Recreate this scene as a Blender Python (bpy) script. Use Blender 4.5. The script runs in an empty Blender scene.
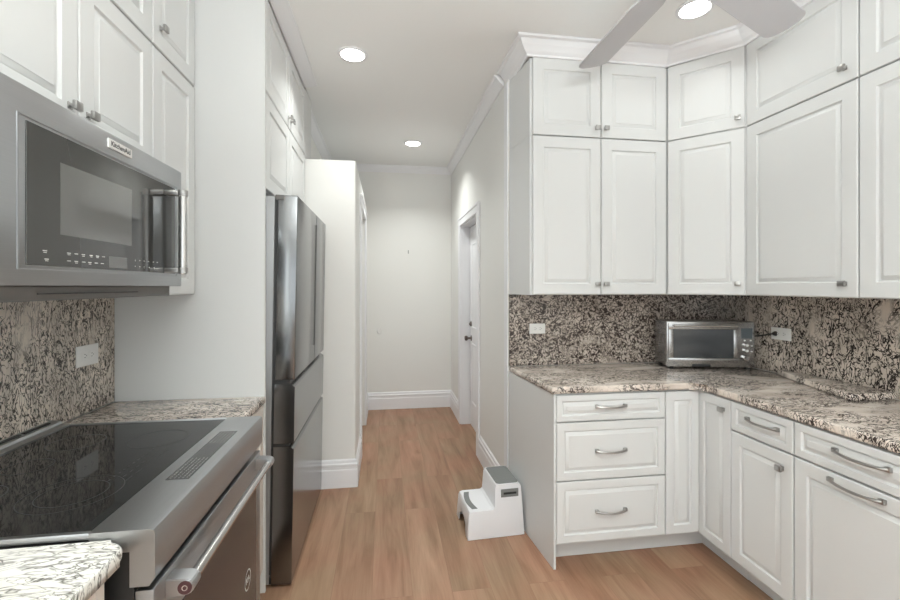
import bpy, bmesh, math, random
from mathutils import Matrix, Vector
PI = math.pi
random.seed(4)
sc = bpy.context.scene
COL = sc.collection

# ------------------------------------------------------------------ camera, world, light, exposure
THETA = 0.1472
cam_d = bpy.data.cameras.new('camera')
cam_d.sensor_width = 36
cam_d.lens = 437.7 / 900 * 36
cam_d.shift_y = -13.6 / 900
cam_d.clip_start = 0.02
cam = bpy.data.objects.new('camera', cam_d); COL.objects.link(cam)
cam.location = (0, 0, 1.42)
cam.rotation_euler = (PI / 2, 0, -THETA)
sc.camera = cam

sc.view_settings.view_transform = 'Standard'
sc.view_settings.look = 'None'
sc.view_settings.gamma = 1
sc.view_settings.use_curve_mapping = False
sc.view_settings.exposure = 0.08

wd = bpy.data.worlds.new('world'); sc.world = wd; wd.use_nodes = True
wb = wd.node_tree.nodes['Background']
wb.inputs[0].default_value = (0.93, 0.96, 1.0, 1); wb.inputs[1].default_value = 1.0

def area(name, loc, rot, sx, sy, watts, color=(1, 1, 1), shape='RECTANGLE', spread=PI):
    l = bpy.data.lights.new(name, 'AREA'); l.shape = shape; l.size = sx
    if shape in ('RECTANGLE', 'ELLIPSE'): l.size_y = sy
    l.energy = watts; l.color = color; l.spread = spread
    o = bpy.data.objects.new(name, l); COL.objects.link(o)
    o.location = loc; o.rotation_euler = rot
    return o
XL_ = -1.20
DAY = (0.90, 0.98, 0.985)
ZC = 2.81                      # ceiling height
area('window_daylight_fill', (XL_ - 0.02, -1.65, 1.45), (PI / 2, 0, -PI / 2), 1.4, 1.8, 30, DAY)  # added fill lamp at an invented left window, brightens the cabinets opposite
# rear window light, then an added fill lamp aimed up at the ceiling
WARM = (0.97, 1.0, 0.965)
area('window_daylight_fill', (-0.35, -3.12, 1.5), (PI / 2 + 0.45, 0, 0), 1.4, 1.9, 9, DAY)
area('window_daylight_fill', (1.5, -3.12, 1.5), (PI / 2 + 0.45, 0, 0), 1.4, 1.9, 9, DAY)
area('added_ceiling_fill', (0.35, -0.35, 1.95), (PI, 0, 0), 0.5, 0.5, 88, (0.93, 0.985, 0.975))  # added behind the camera to brighten the ceiling, not a lamp of the room
for lx, ly, DOWN in ((-0.192, 2.676, 4.8), (0.268, 4.249, 8.5), (1.531, 1.984, 1.0), (-0.192, 0.75, 2.2), (1.531, 0.2, 2.0), (0.2, -1.2, 2.5)):
    area('downlight_light', (lx, ly, ZC - 0.018), (0, 0, 0), 0.13, 0.13, DOWN, WARM, 'DISK', math.radians(125))

# ------------------------------------------------------------------ materials
def new_mat(name):
    m = bpy.data.materials.new(name); m.use_nodes = True
    return m, m.node_tree.nodes, m.node_tree.links, m.node_tree.nodes['Principled BSDF']
def mat(name, color, rough=0.5, metal=0.0, spec=0.5, coat=0.0, bump=0.0, bscale=200, emis=None, es=1):
    m, n, l, b = new_mat(name)
    b.inputs['Base Color'].default_value = (*color, 1)
    b.inputs['Roughness'].default_value = rough
    b.inputs['Metallic'].default_value = metal
    b.inputs['Specular IOR Level'].default_value = spec
    b.inputs['Coat Weight'].default_value = coat
    if emis:
        b.inputs['Emission Color'].default_value = (*emis, 1); b.inputs['Emission Strength'].default_value = es
    tc = n.new('ShaderNodeTexCoord'); no = n.new('ShaderNodeTexNoise'); no.inputs['Scale'].default_value = bscale
    l.new(tc.outputs['Object'], no.inputs['Vector'])
    if bump > 0:
        bp = n.new('ShaderNodeBump'); bp.inputs['Strength'].default_value = bump; bp.inputs['Distance'].default_value = 0.002
        l.new(no.outputs['Fac'], bp.inputs['Height']); l.new(bp.outputs['Normal'], b.inputs['Normal'])
    return m
def ramp(n, stops):
    r = n.new('ShaderNodeValToRGB'); e = r.color_ramp.elements
    while len(e) < len(stops): e.new(0.5)
    for i, (p, c) in enumerate(stops):
        e[i].position = p; e[i].color = (*c, 1) if len(c) == 3 else c
    return r
def brushed(name, color, rough, axis='x', metal=1.0):
    m, n, l, b = new_mat(name)
    b.inputs['Metallic'].default_value = metal
    tc = n.new('ShaderNodeTexCoord'); mp = n.new('ShaderNodeMapping'); no = n.new('ShaderNodeTexNoise')
    s = {'x': (1, 160, 160), 'y': (160, 1, 160), 'z': (160, 160, 1)}[axis]
    mp.inputs['Scale'].default_value = s
    no.inputs['Scale'].default_value = 4; no.inputs['Detail'].default_value = 2
    l.new(tc.outputs['Object'], mp.inputs['Vector']); l.new(mp.outputs['Vector'], no.inputs['Vector'])
    r = ramp(n, [(0.3, tuple(c * 0.97 for c in color)), (0.7, tuple(min(1, c * 1.03) for c in color))])
    l.new(no.outputs['Fac'], r.inputs['Fac']); l.new(r.outputs['Color'], b.inputs['Base Color'])
    mr = n.new('ShaderNodeMapRange'); mr.inputs['To Min'].default_value = rough * 0.93; mr.inputs['To Max'].default_value = rough * 1.08
    l.new(no.outputs['Fac'], mr.inputs['Value']); l.new(mr.outputs['Result'], b.inputs['Roughness'])
    return m
def granite(name, light, mid, dark, scale=1.0, wk=1.0, *, stretch=(1, 1, 1), rot=(0, 0, 0), width=0.06, mask=(0.40, 0.58), rough=0.16):
    m, n, l, b = new_mat(name)
    b.inputs['Roughness'].default_value = rough
    tc = n.new('ShaderNodeTexCoord'); mp = n.new('ShaderNodeMapping')
    mp.inputs['Rotation'].default_value = rot; mp.inputs['Scale'].default_value = stretch
    l.new(tc.outputs['Object'], mp.inputs['Vector'])
    def noise(sc_, det, dist, rgh=0.55, off=0.0):
        ad = n.new('ShaderNodeVectorMath'); ad.operation = 'ADD'; ad.inputs[1].default_value = (off, off * 1.7, off * 0.6)
        l.new(mp.outputs['Vector'], ad.inputs[0])
        t = n.new('ShaderNodeTexNoise'); t.inputs['Scale'].default_value = sc_ * scale; t.inputs['Detail'].default_value = det
        t.inputs['Distortion'].default_value = dist; t.inputs['Roughness'].default_value = rgh
        l.new(ad.outputs[0], t.inputs['Vector']); return t
    def mth(op, a, bb=None, clamp=False):
        x = n.new('ShaderNodeMath'); x.operation = op; x.use_clamp = clamp
        for i, v in enumerate((a, bb)):
            if v is None: continue
            if isinstance(v, (int, float)): x.inputs[i].default_value = v
            else: l.new(v, x.inputs[i])
        return x.outputs[0]
    def vein(sc_, dist, w, off):
        t = noise(sc_, 3, dist, 0.5, off)
        d = mth('ABSOLUTE', mth('SUBTRACT', t.outputs['Fac'], 0.5))
        return mth('MULTIPLY', mth('SUBTRACT', w, d), 60.0 * wk, True)
    v1 = vein(24, 2.2, width, 0.0); v2 = vein(38, 1.4, width * 0.9, 7.3)
    big = noise(5.5, 3, 0.8, 0.6, 3.1)
    mk = n.new('ShaderNodeMapRange'); mk.inputs['From Min'].default_value = mask[0]; mk.inputs['From Max'].default_value = mask[1]
    mk.clamp = True
    l.new(big.outputs['Fac'], mk.inputs['Value'])
    a = mth('MULTIPLY', mth('MAXIMUM', v1, v2), mk.outputs['Result'])
    cloud = noise(9, 4, 0.4, 0.6, 11.0)
    r = ramp(n, [(0.35, mid), (0.62, light)])
    l.new(cloud.outputs['Fac'], r.inputs['Fac'])
    mx = n.new('ShaderNodeMix'); mx.data_type = 'RGBA'
    l.new(a, mx.inputs['Factor']); l.new(r.outputs['Color'], mx.inputs[6]); mx.inputs[7].default_value = (*dark, 1)
    l.new(mx.outputs[2], b.inputs['Base Color'])
    return m

M = {}
M['wall'] = mat('wall_paint', (0.83, 0.825, 0.80), 0.55, bump=0.05)
M['ceiling'] = mat('ceiling_paint', (0.92, 0.92, 0.91), 0.8, bump=0.05)
M['white'] = mat('cabinet_white_paint', (0.70, 0.705, 0.70), 0.36, spec=0.45)
M['trim'] = mat('trim_white_paint', (0.86, 0.86, 0.88), 0.4)
M['shadow_gap'] = mat('gap_shade', (0.02, 0.02, 0.02), 0.8)
M['chrome'] = mat('satin_nickel', (0.42, 0.41, 0.40), 0.28, 1.0)
M['steel'] = brushed('brushed_stainless', (0.47, 0.48, 0.49), 0.33, 'y')
M['steel_v'] = brushed('toaster_stainless', (0.50, 0.50, 0.50), 0.25, 'x')
M['fridge'] = brushed('dark_stainless_door', (0.23, 0.235, 0.24), 0.20, 'z')
M['fridge_side'] = mat('grey_fridge_casing', (0.27, 0.275, 0.28), 0.4, 0.4, bump=0.1, bscale=900)
M['bar'] = mat('polished_handle_steel', (0.62, 0.61, 0.60), 0.2, 1.0)
M['blackglass'] = mat('black_glass', (0.018, 0.018, 0.018), 0.04, spec=0.3)
M['microglass'] = mat('microwave_grey_glass', (0.045, 0.045, 0.043), 0.06, spec=0.9)
M['microwindow'] = mat('microwave_mesh_window', (0.13, 0.13, 0.125), 0.08, spec=1.0)
M['ovenglass'] = mat('oven_door_glass', (0.040, 0.034, 0.036), 0.12, spec=0.4)
M['black'] = mat('black_enamel', (0.02, 0.02, 0.02), 0.4)
M['blackplastic'] = mat('black_plastic', (0.03, 0.03, 0.03), 0.45)
M['darkgrey'] = mat('dark_grey_vent', (0.16, 0.155, 0.15), 0.45)
M['ctrl'] = mat('control_glass', (0.05, 0.05, 0.05), 0.12)
M['mark'] = mat('printed_mark', (0.62, 0.62, 0.60), 0.5)
M['markdim'] = mat('cooktop_mark', (0.032, 0.032, 0.032), 0.4)
M['markmid'] = mat('printed_mark_grey', (0.30, 0.30, 0.29), 0.5)
M['plate'] = mat('badge_plate', (0.78, 0.77, 0.75), 0.3, 0.3)
M['ink'] = mat('badge_lettering', (0.05, 0.05, 0.05), 0.4)
M['red'] = mat('dark_red_medallion', (0.085, 0.035, 0.038), 0.35)
M['outlet'] = mat('outlet_white_plastic', (0.80, 0.79, 0.77), 0.4)
M['plastic'] = mat('white_plastic', (0.82, 0.82, 0.84), 0.35)
M['pad'] = mat('grey_rubber_pad', (0.20, 0.205, 0.20), 0.75, bump=0.3, bscale=600)
M['fan'] = mat('fan_blade_white', (0.58, 0.58, 0.605), 0.45)
M['emit'] = mat('lamp_diffuser', (1, 1, 1), 0.5, emis=(1, 0.98, 0.95), es=9)
M['glass_dark'] = mat('toaster_window_glass', (0.03, 0.035, 0.04), 0.05, spec=0.9)
M['lcd'] = mat('lcd_panel', (0.10, 0.12, 0.13), 0.25)
M['beige'] = mat('cabinet_cream_paint', (0.74, 0.68, 0.62), 0.45)
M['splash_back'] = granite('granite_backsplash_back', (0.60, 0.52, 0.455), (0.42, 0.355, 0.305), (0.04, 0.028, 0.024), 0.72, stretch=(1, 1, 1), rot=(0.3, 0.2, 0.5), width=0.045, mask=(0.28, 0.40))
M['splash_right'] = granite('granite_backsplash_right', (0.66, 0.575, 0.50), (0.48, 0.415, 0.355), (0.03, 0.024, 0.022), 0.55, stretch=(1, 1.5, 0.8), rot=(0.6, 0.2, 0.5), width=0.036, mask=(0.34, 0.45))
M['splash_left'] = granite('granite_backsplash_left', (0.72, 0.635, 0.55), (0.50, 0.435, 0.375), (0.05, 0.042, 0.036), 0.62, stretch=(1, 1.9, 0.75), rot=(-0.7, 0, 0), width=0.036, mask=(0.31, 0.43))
M['counter'] = granite('granite_worktop', (0.84, 0.75, 0.67), (0.60, 0.52, 0.455), (0.06, 0.045, 0.04), 0.62, stretch=(0.7, 1.7, 1.0), rot=(0, 0, 0.25), width=0.036, mask=(0.35, 0.49))
M['counter_near'] = granite('granite_worktop_pale', (0.86, 0.845, 0.80), (0.76, 0.73, 0.67), (0.15, 0.14, 0.125), 0.34, 0.5, stretch=(0.8, 2.8, 1.2), rot=(0, 0, 0.25), width=0.036, mask=(0.36, 0.54))

def floor_mat():
    m, n, l, b = new_mat('oak_plank_floor')
    tc = n.new('ShaderNodeTexCoord'); mp = n.new('ShaderNodeMapping'); mp.inputs['Rotation'].default_value = (0, 0, PI / 2)
    mp.inputs['Location'].default_value = (0.3, 0.06, 0)
    l.new(tc.outputs['Object'], mp.inputs['Vector'])
    br = n.new('ShaderNodeTexBrick'); br.offset = 0.37
    br.inputs['Scale'].default_value = 1; br.inputs['Brick Width'].default_value = 1.25; br.inputs['Row Height'].default_value = 0.185
    br.inputs['Mortar Size'].default_value = 0.0012; br.inputs['Mortar Smooth'].default_value = 0.4
    br.inputs['Color1'].default_value = (0.0, 0, 0, 1); br.inputs['Color2'].default_value = (1, 1, 1, 1); br.inputs['Mortar'].default_value = (0.1, 0.1, 0.1, 1)
    l.new(mp.outputs['Vector'], br.inputs['Vector'])
    # per-plank offset so that the grain breaks at the seams
    sc_ = n.new('ShaderNodeVectorMath'); sc_.operation = 'SCALE'; sc_.inputs['Scale'].default_value = 7
    l.new(br.outputs['Color'], sc_.inputs[0])
    ad = n.new('ShaderNodeVectorMath'); ad.operation = 'ADD'
    l.new(tc.outputs['Object'], ad.inputs[0]); l.new(sc_.outputs[0], ad.inputs[1])
    def grain(scale, sx, sy, det, dist):
        g = n.new('ShaderNodeMapping'); g.inputs['Scale'].default_value = (sx, sy, 1)
        l.new(ad.outputs[0], g.inputs['Vector'])
        t = n.new('ShaderNodeTexNoise'); t.inputs['Scale'].default_value = scale; t.inputs['Detail'].default_value = det
        t.inputs['Distortion'].default_value = dist
        l.new(g.outputs['Vector'], t.inputs['Vector']); return t
    g1 = grain(2.2, 5.0, 0.55, 5, 1.2); g2 = grain(14, 9, 0.5, 4, 0.3)
    r1 = ramp(n, [(0.25, (0.24, 0.133, 0.079)), (0.5, (0.35, 0.208, 0.134)), (0.75, (0.42, 0.265, 0.178))])
    l.new(g1.outputs['Fac'], r1.inputs['Fac'])
    r2 = ramp(n, [(0.35, (0.93, 0.92, 0.91)), (0.65, (1.03, 1.03, 1.03))])
    l.new(g2.outputs['Fac'], r2.inputs['Fac'])
    r3 = ramp(n, [(0.0, (0.94, 0.93, 0.92)), (1.0, (1.05, 1.05, 1.06))])
    l.new(br.outputs['Color'], r3.inputs['Fac'])
    def mul(a, c, f=1.0):
        x = n.new('ShaderNodeMix'); x.data_type = 'RGBA'; x.blend_type = 'MULTIPLY'; x.inputs['Factor'].default_value = f
        l.new(a, x.inputs[6]); l.new(c, x.inputs[7]); return x.outputs[2]
    vo = n.new('ShaderNodeTexVoronoi'); vo.inputs['Scale'].default_value = 1.0
    vm = n.new('ShaderNodeMapping'); vm.inputs['Scale'].default_value = (4.5, 1.7, 1); vm.inputs['Location'].default_value = (0.4, 0.2, 0)
    l.new(ad.outputs[0], vm.inputs['Vector'])
    kn = n.new('ShaderNodeTexNoise'); kn.inputs['Scale'].default_value = 9; l.new(tc.outputs['Object'], kn.inputs['Vector'])
    ka = n.new('ShaderNodeVectorMath'); ka.operation = 'MULTIPLY_ADD'; ka.inputs[1].default_value = (0.25, 0.25, 0)
    l.new(kn.outputs['Color'], ka.inputs[0]); l.new(vm.outputs['Vector'], ka.inputs[2]); l.new(ka.outputs[0], vo.inputs['Vector'])
    rk = ramp(n, [(0.02, (0.70, 0.62, 0.56)), (0.09, (0.92, 0.90, 0.88)), (0.16, (1, 1, 1))])
    l.new(vo.outputs['Distance'], rk.inputs['Fac'])
    hue = n.new('ShaderNodeTexNoise'); hue.inputs['Scale'].default_value = 2.6; l.new(ad.outputs[0], hue.inputs['Vector'])
    rh = ramp(n, [(0.35, (1.05, 0.95, 0.93)), (0.65, (0.97, 1.04, 1.0))]); l.new(hue.outputs['Fac'], rh.inputs['Fac'])
    c = mul(mul(mul(mul(r1.outputs['Color'], r2.outputs['Color']), r3.outputs['Color']), rk.outputs['Color']), rh.outputs['Color'])
    dk = n.new('ShaderNodeMix'); dk.data_type = 'RGBA'
    fm = n.new('ShaderNodeMath'); fm.operation = 'MULTIPLY'; fm.inputs[1].default_value = 0.28
    l.new(br.outputs['Fac'], fm.inputs[0]); l.new(fm.outputs[0], dk.inputs['Factor'])
    l.new(c, dk.inputs[6]); dk.inputs[7].default_value = (0.12, 0.06, 0.035, 1)
    l.new(dk.outputs[2], b.inputs['Base Color'])
    b.inputs['Roughness'].default_value = 0.42
    b.inputs['Specular IOR Level'].default_value = 0.35
    return m
M['floor'] = floor_mat()

# ------------------------------------------------------------------ mesh helpers
def add_box(bm, x0, x1, y0, y1, z0, z1, bev=0.0, seg=2):
    x0, x1 = min(x0, x1), max(x0, x1); y0, y1 = min(y0, y1), max(y0, y1); z0, z1 = min(z0, z1), max(z0, z1)
    g = bmesh.ops.create_cube(bm, size=1)
    vs = g['verts']
    for v in vs:
        v.co = Vector(((v.co.x + .5) * (x1 - x0) + x0, (v.co.y + .5) * (y1 - y0) + y0, (v.co.z + .5) * (z1 - z0) + z0))
    if bev > 0:
        es = list({e for v in vs for e in v.link_edges})
        bmesh.ops.bevel(bm, geom=es, offset=bev, segments=seg, affect='EDGES', profile=0.5)
    return bm
def box(x0, x1, y0, y1, z0, z1, bev=0.0, seg=2):
    return add_box(bmesh.new(), x0, x1, y0, y1, z0, z1, bev, seg)
def add_prism(bm, pts, z0, z1, bev=0.0, seg=3):
    """polygon in xy (ccw) extruded z0..z1"""
    lo = [bm.verts.new((p[0], p[1], z0)) for p in pts]; hi = [bm.verts.new((p[0], p[1], z1)) for p in pts]
    n = len(pts); fs = [bm.faces.new(hi), bm.faces.new(lo[::-1])]
    for i in range(n):
        fs.append(bm.faces.new((lo[i], lo[(i + 1) % n], hi[(i + 1) % n], hi[i])))
    if bev > 0:
        es = [e for f in fs[:2] for e in f.edges]
        bmesh.ops.bevel(bm, geom=es, offset=bev, segments=seg, affect='EDGES', profile=0.5)
    return bm
def prism(pts, z0, z1, bev=0.0, seg=3): return add_prism(bmesh.new(), pts, z0, z1, bev, seg)
def add_extr_y(bm, prof, y0, y1, bev=0.0):
    """profile in xz extruded along y"""
    a = [bm.verts.new((p[0], y0, p[1])) for p in prof]; c = [bm.verts.new((p[0], y1, p[1])) for p in prof]
    n = len(prof); bm.faces.new(a[::-1]); bm.faces.new(c)
    for i in range(n): bm.faces.new((a[i], a[(i + 1) % n], c[(i + 1) % n], c[i]))
    bmesh.ops.recalc_face_normals(bm, faces=bm.faces)
    if bev > 0: bmesh.ops.bevel(bm, geom=list(bm.edges), offset=bev, segments=2, affect='EDGES')
    return bm
def add_tube(bm, pts, r, n=12, flat=1.0):
    """tube along 3D points; r number or list; capped"""
    rings = []
    P = [Vector(p) for p in pts]
    up = Vector((0, 0, 1))
    for i, p in enumerate(P):
        t = (P[min(i + 1, len(P) - 1)] - P[max(i - 1, 0)]).normalized()
        u = up if abs(t.dot(up)) < 0.95 else Vector((1, 0, 0))
        a = t.cross(u).normalized(); c = a.cross(t).normalized()
        rr = r[i] if isinstance(r, (list, tuple)) else r
        rings.append([bm.verts.new(p + a * rr * math.cos(2 * PI * k / n) + c * rr * flat * math.sin(2 * PI * k / n)) for k in range(n)])
    for A, B in zip(rings, rings[1:]):
        for k in range(n): bm.faces.new((A[k], A[(k + 1) % n], B[(k + 1) % n], B[k]))
    bm.faces.new(rings[0][::-1]); bm.faces.new(rings[-1])
    bmesh.ops.recalc_face_normals(bm, faces=bm.faces)
    return bm
def tube(pts, r, n=12, flat=1.0): return add_tube(bmesh.new(), pts, r, n, flat)
def add_sweep(bm, path, prof, closed_ends=True):
    """profile (side offset to the left of travel, z) swept with mitres along a 2D path"""
    P = [Vector(p) for p in path]; cols = []
    for i, p in enumerate(P):
        d0 = (P[i] - P[i - 1]).normalized() if i > 0 else None
        d1 = (P[i + 1] - P[i]).normalized() if i < len(P) - 1 else None
        if d0 is None: d0 = d1
        if d1 is None: d1 = d0
        n0 = Vector((-d0.y, d0.x)); n1 = Vector((-d1.y, d1.x))
        m = (n0 + n1); m = m / max(1e-6, m.dot(n0))
        cols.append([bm.verts.new((p.x + m.x * o, p.y + m.y * o, z)) for o, z in prof])
    n = len(prof)
    for A, B in zip(cols, cols[1:]):
        for k in range(n): bm.faces.new((A[k], A[(k + 1) % n], B[(k + 1) % n], B[k]))
    if closed_ends: bm.faces.new(cols[0][::-1]); bm.faces.new(cols[-1])
    bmesh.ops.recalc_face_normals(bm, faces=bm.faces)
    return bm
def rect_rings(bm, x0, x1, z0, z1, rings):
    """concentric rectangles in xz; rings = (inset, y)"""
    prev = None; first = None
    for ins, y in rings:
        r = [bm.verts.new(c) for c in ((x0 + ins, y, z0 + ins), (x1 - ins, y, z0 + ins), (x1 - ins, y, z1 - ins), (x0 + ins, y, z1 - ins))]
        if prev is None: bm.faces.new(r[::-1])
        else:
            for k in range(4): bm.faces.new((prev[k], prev[(k + 1) % 4], r[(k + 1) % 4], r[k]))
        prev = r
    bm.faces.new(prev)
    bmesh.ops.recalc_face_normals(bm, faces=bm.faces)
    return bm
def panel_front(x0, x1, z0, z1, frame=0.068, t=0.02, y=0.0):
    g = 0.0015
    rings = [(g, y), (g, y - t + 0.003), (g + 0.003, y - t), (frame - 0.004, y - t), (frame, y - t + 0.008),
             (frame + 0.005, y - t + 0.009), (frame + 0.010, y - t + 0.0055), (frame + 0.020, y - t + 0.0025), (frame + 0.022, y - t + 0.0003)]
    return rect_rings(bmesh.new(), x0, x1, z0, z1, rings)
def smooth(me, ang=35):
    for p in me.polygons: p.use_smooth = True
    try: me.set_sharp_from_angle(angle=math.radians(ang))
    except Exception: pass
def obj(name, bm, m, parent=None, loc=None, rot=None, sm=True, label=None):
    me = bpy.data.meshes.new(name); bmesh.ops.recalc_face_normals(bm, faces=bm.faces); bm.to_mesh(me); bm.free()
    me.materials.append(m)
    if sm: smooth(me)
    o = bpy.data.objects.new(name, me); COL.objects.link(o)
    if parent: o.parent = parent
    if loc: o.location = loc
    if rot: o.rotation_euler = rot
    if label: o['label'] = label
    return o
GROUPS = {'wall_cabinet': 'white raised panel wall cabinets', 'corner_wall_cabinet': 'white raised panel wall cabinets', 'base_cabinet': 'base cabinets under the worktops',
          'corner_base_cabinet': 'base cabinets under the worktops', 'wall_outlet': 'outlets in the backsplashes', 'recessed_light': 'recessed ceiling lights'}
def thing(name, label, cat, loc=(0, 0, 0), rotz=0, group=None):
    o = bpy.data.objects.new(name, None); COL.objects.link(o); o.empty_display_size = 0.1
    o.location = loc; o.rotation_euler = (0, 0, rotz); o['label'] = label; o['category'] = cat
    group = group or GROUPS.get(name)
    if group: o['group'] = group
    return o
def tag(o, label, cat, group=None):
    o['label'] = label; o['category'] = cat
    group = group or {'worktop': 'granite worktops', 'granite_backsplash': 'granite backsplashes'}.get(o.name.split('.')[0])
    if group: o['group'] = group
    return o
def struct(name, bm, m, parent=None, sm=False):
    o = obj(name, bm, m, parent, sm=sm)
    if not parent: o['kind'] = 'structure'
    return o
def text_bm(body, size, depth=0.0004, align='CENTER', mirror=False):
    cu = bpy.data.curves.new('lettering', 'FONT'); cu.body = body; cu.size = size; cu.extrude = depth
    cu.align_x = align; cu.align_y = 'CENTER'; cu.resolution_u = 3
    t = bpy.data.objects.new('lettering', cu); COL.objects.link(t)
    bpy.context.view_layer.update()
    me = bpy.data.meshes.new_from_object(t.evaluated_get(bpy.context.evaluated_depsgraph_get()))
    bpy.data.objects.remove(t); bpy.data.curves.remove(cu)
    bm = bmesh.new(); bm.from_mesh(me); bpy.data.meshes.remove(me)
    return bm

# ------------------------------------------------------------------ setting
XW, YB, XH, YF, YR = 2.29, 2.71, 0.775, 5.12, -3.2      # right wall, kitchen back wall, hall right wall, hall end, rear wall
XL = -1.20
struct('floor', box(XL - 0.1, XW + 0.1, YR - 0.1, YF + 0.1, -0.05, 0.0), M['floor'])
struct('ceiling', box(XL - 0.1, XW + 0.1, YR - 0.1, YF + 0.1, ZC, ZC + 0.06), M['ceiling'])
struct('wall_right', box(XW, XW + 0.1, YR, YB + 0.1, 0, ZC), M['wall'])
bm = box(XL - 0.1, XL, YR, -2.35, 0, ZC); add_box(bm, XL - 0.1, XL, -0.95, YF, 0, ZC)
add_box(bm, XL - 0.1, XL, -2.35, -0.95, 0, 0.5); add_box(bm, XL - 0.1, XL, -2.35, -0.95, 2.4, ZC)
struct('wall_left', bm, M['wall'])
bm = box(XL - 0.08, XL - 0.03, -2.35, -2.30, 0.5, 2.4); add_box(bm, XL - 0.08, XL - 0.03, -1.0, -0.95, 0.5, 2.4)
add_box(bm, XL - 0.08, XL - 0.03, -2.3, -1.0, 0.5, 0.55); add_box(bm, XL - 0.08, XL - 0.03, -2.3, -1.0, 2.35, 2.4)
struct('window_3', bm, M['trim'])  # unseen window added only to go with the left fill lamp
struct('wall_back', box(XH + 0.12, XW, YB, YB + 0.1, 0, ZC), M['wall'])
struct('wall_hall_end', box(XL, XH + 0.12, YF, YF + 0.1, 0, ZC), M['wall'])
# hall right wall with its door opening
DY0, DY1, DZ = 3.615, 4.45, 2.045
bm = box(XH, XH + 0.12, YB - 0.005, DY0, 0, ZC); add_box(bm, XH, XH + 0.12, DY1, YF, 0, ZC); add_box(bm, XH, XH + 0.12, DY0, DY1, DZ, ZC)
struct('wall_hall_right', bm, M['wall'])
# hall left wall: full-height core set back, lower thick part with ledge on top
LY0, LY1, LZ = 3.74, 4.55, 2.10
XS = -0.207
def rounded_end(x0, x1, y0, y1, r=0.015):
    pts = [(x0, y0)]
    for k in range(7): a = -PI / 2 + PI / 2 * k / 6; pts.append((x1 - r + r * math.cos(a), y0 + r + r * math.sin(a)))
    return pts + [(x1, y1), (x0, y1)]
ZL = 2.312
bm = prism(rounded_end(XL, XS, 3.175, LY0), 0, ZL, 0.006, 2); add_box(bm, XL, XS, LY1, YF, 0, ZL); add_box(bm, XL, XS, LY0, LY1, LZ, ZL)
add_box(bm, XL, XS - 0.25, LY0, LY1, 0, LZ)
struct('wall_hall_left', bm, M['wall'])
struct('wall_ledge_back', box(XL, -0.64, 3.42, YF, ZL, ZC), M['wall'])
# rear wall with two tall windows (behind the camera)
bm = box(XL, -1.1, YR - 0.1, YR, 0, ZC); add_box(bm, 0.4, 0.75, YR - 0.1, YR, 0, ZC); add_box(bm, 2.25, XW, YR - 0.1, YR, 0, ZC)
add_box(bm, -1.1, 0.4, YR - 0.1, YR, 2.55, ZC); add_box(bm, 0.75, 2.25, YR - 0.1, YR, 2.55, ZC)
add_box(bm, -1.1, 0.4, YR - 0.1, YR, 0, 0.45); add_box(bm, 0.75, 2.25, YR - 0.1, YR, 0, 0.45)
struct('wall_rear', bm, M['wall'])
for i, (a, c) in enumerate(((-1.1, 0.4), (0.75, 2.25))):
    mid = (a + c) / 2
    bm = box(a, a + 0.05, YR - 0.08, YR - 0.02, 0.45, 2.55); add_box(bm, c - 0.05, c, YR - 0.08, YR - 0.02, 0.45, 2.55)
    add_box(bm, a + 0.05, c - 0.05, YR - 0.08, YR - 0.02, 0.45, 0.5); add_box(bm, a + 0.05, c - 0.05, YR - 0.08, YR - 0.02, 2.5, 2.55)
    add_box(bm, mid - 0.025, mid + 0.025, YR - 0.08, YR - 0.02, 0.5, 2.5)
    struct('window_%d' % (i + 1), bm, M['trim'])

# crown mouldings
CR = [(0, ZC - 0.001), (0, ZC - 0.088), (0.010, ZC - 0.088), (0.014, ZC - 0.078), (0.030, ZC - 0.066), (0.052, ZC - 0.042),
      (0.066, ZC - 0.018), (0.082, ZC - 0.013), (0.084, ZC - 0.001)]
UF = 2.39        # face of back uppers
RFU = 1.93       # face of right uppers
CAR_Y, CAR_X = UF + 0.02, RFU + 0.02
CRL = [(0, ZC - 0.001), (0, ZC - 0.024), (0.012, ZC - 0.024), (0.040, ZC - 0.019), (0.070, ZC - 0.011), (0.084, ZC - 0.009), (0.084, ZC - 0.001)]
def neg(p): return [(-a, b) for a, b in p]
# right-hand cabinets: from the hall corner round to the camera side (path keeps the room on its right)
bm = add_sweep(bmesh.new(), [(0.803, 2.76), (0.803, UF), (1.652, UF), (1.93, 2.112), (1.93, -1.0)], neg(CR))
struct('trim_1', bm, M['trim'])
bm = add_sweep(bmesh.new(), [(XH, 2.80), (XH, YF), (-0.64, YF), (-0.64, 3.43)], [(a * 0.8, ZC - (ZC - z) * 0.8) for a, z in CR])
# room is on the left travelling +y along the right wall
struct('trim_2', bm, M['trim'])
bm = add_sweep(bmesh.new(), [(-0.548, 2.149), (-0.548, 3.12)], neg(CRL))
struct('trim_3', bm, M['trim'])
# filler wall above the ledge beside the fridge cabinets, and strip at the end of the hall wall
struct('trim_4', box(XL, -0.551, 3.165, 3.415, ZL + 0.001, ZC - 0.001), M['white'])
struct('trim_5', box(XH - 0.008, XH - 0.0005, 2.70, 2.775, 0.0, ZC - 0.09, 0.002), M['trim'])
# crown bed strip above cabinet doors
bm = prism([(0.81, 2.70), (0.81, UF + 0.003), (1.655, UF + 0.003), (1.937, 2.115), (1.937, -1.0), (2.28, -1.0), (2.28, 2.70)][::-1], 2.733, ZC - 0.001)
struct('trim_6', bm, M['white'])
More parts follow.
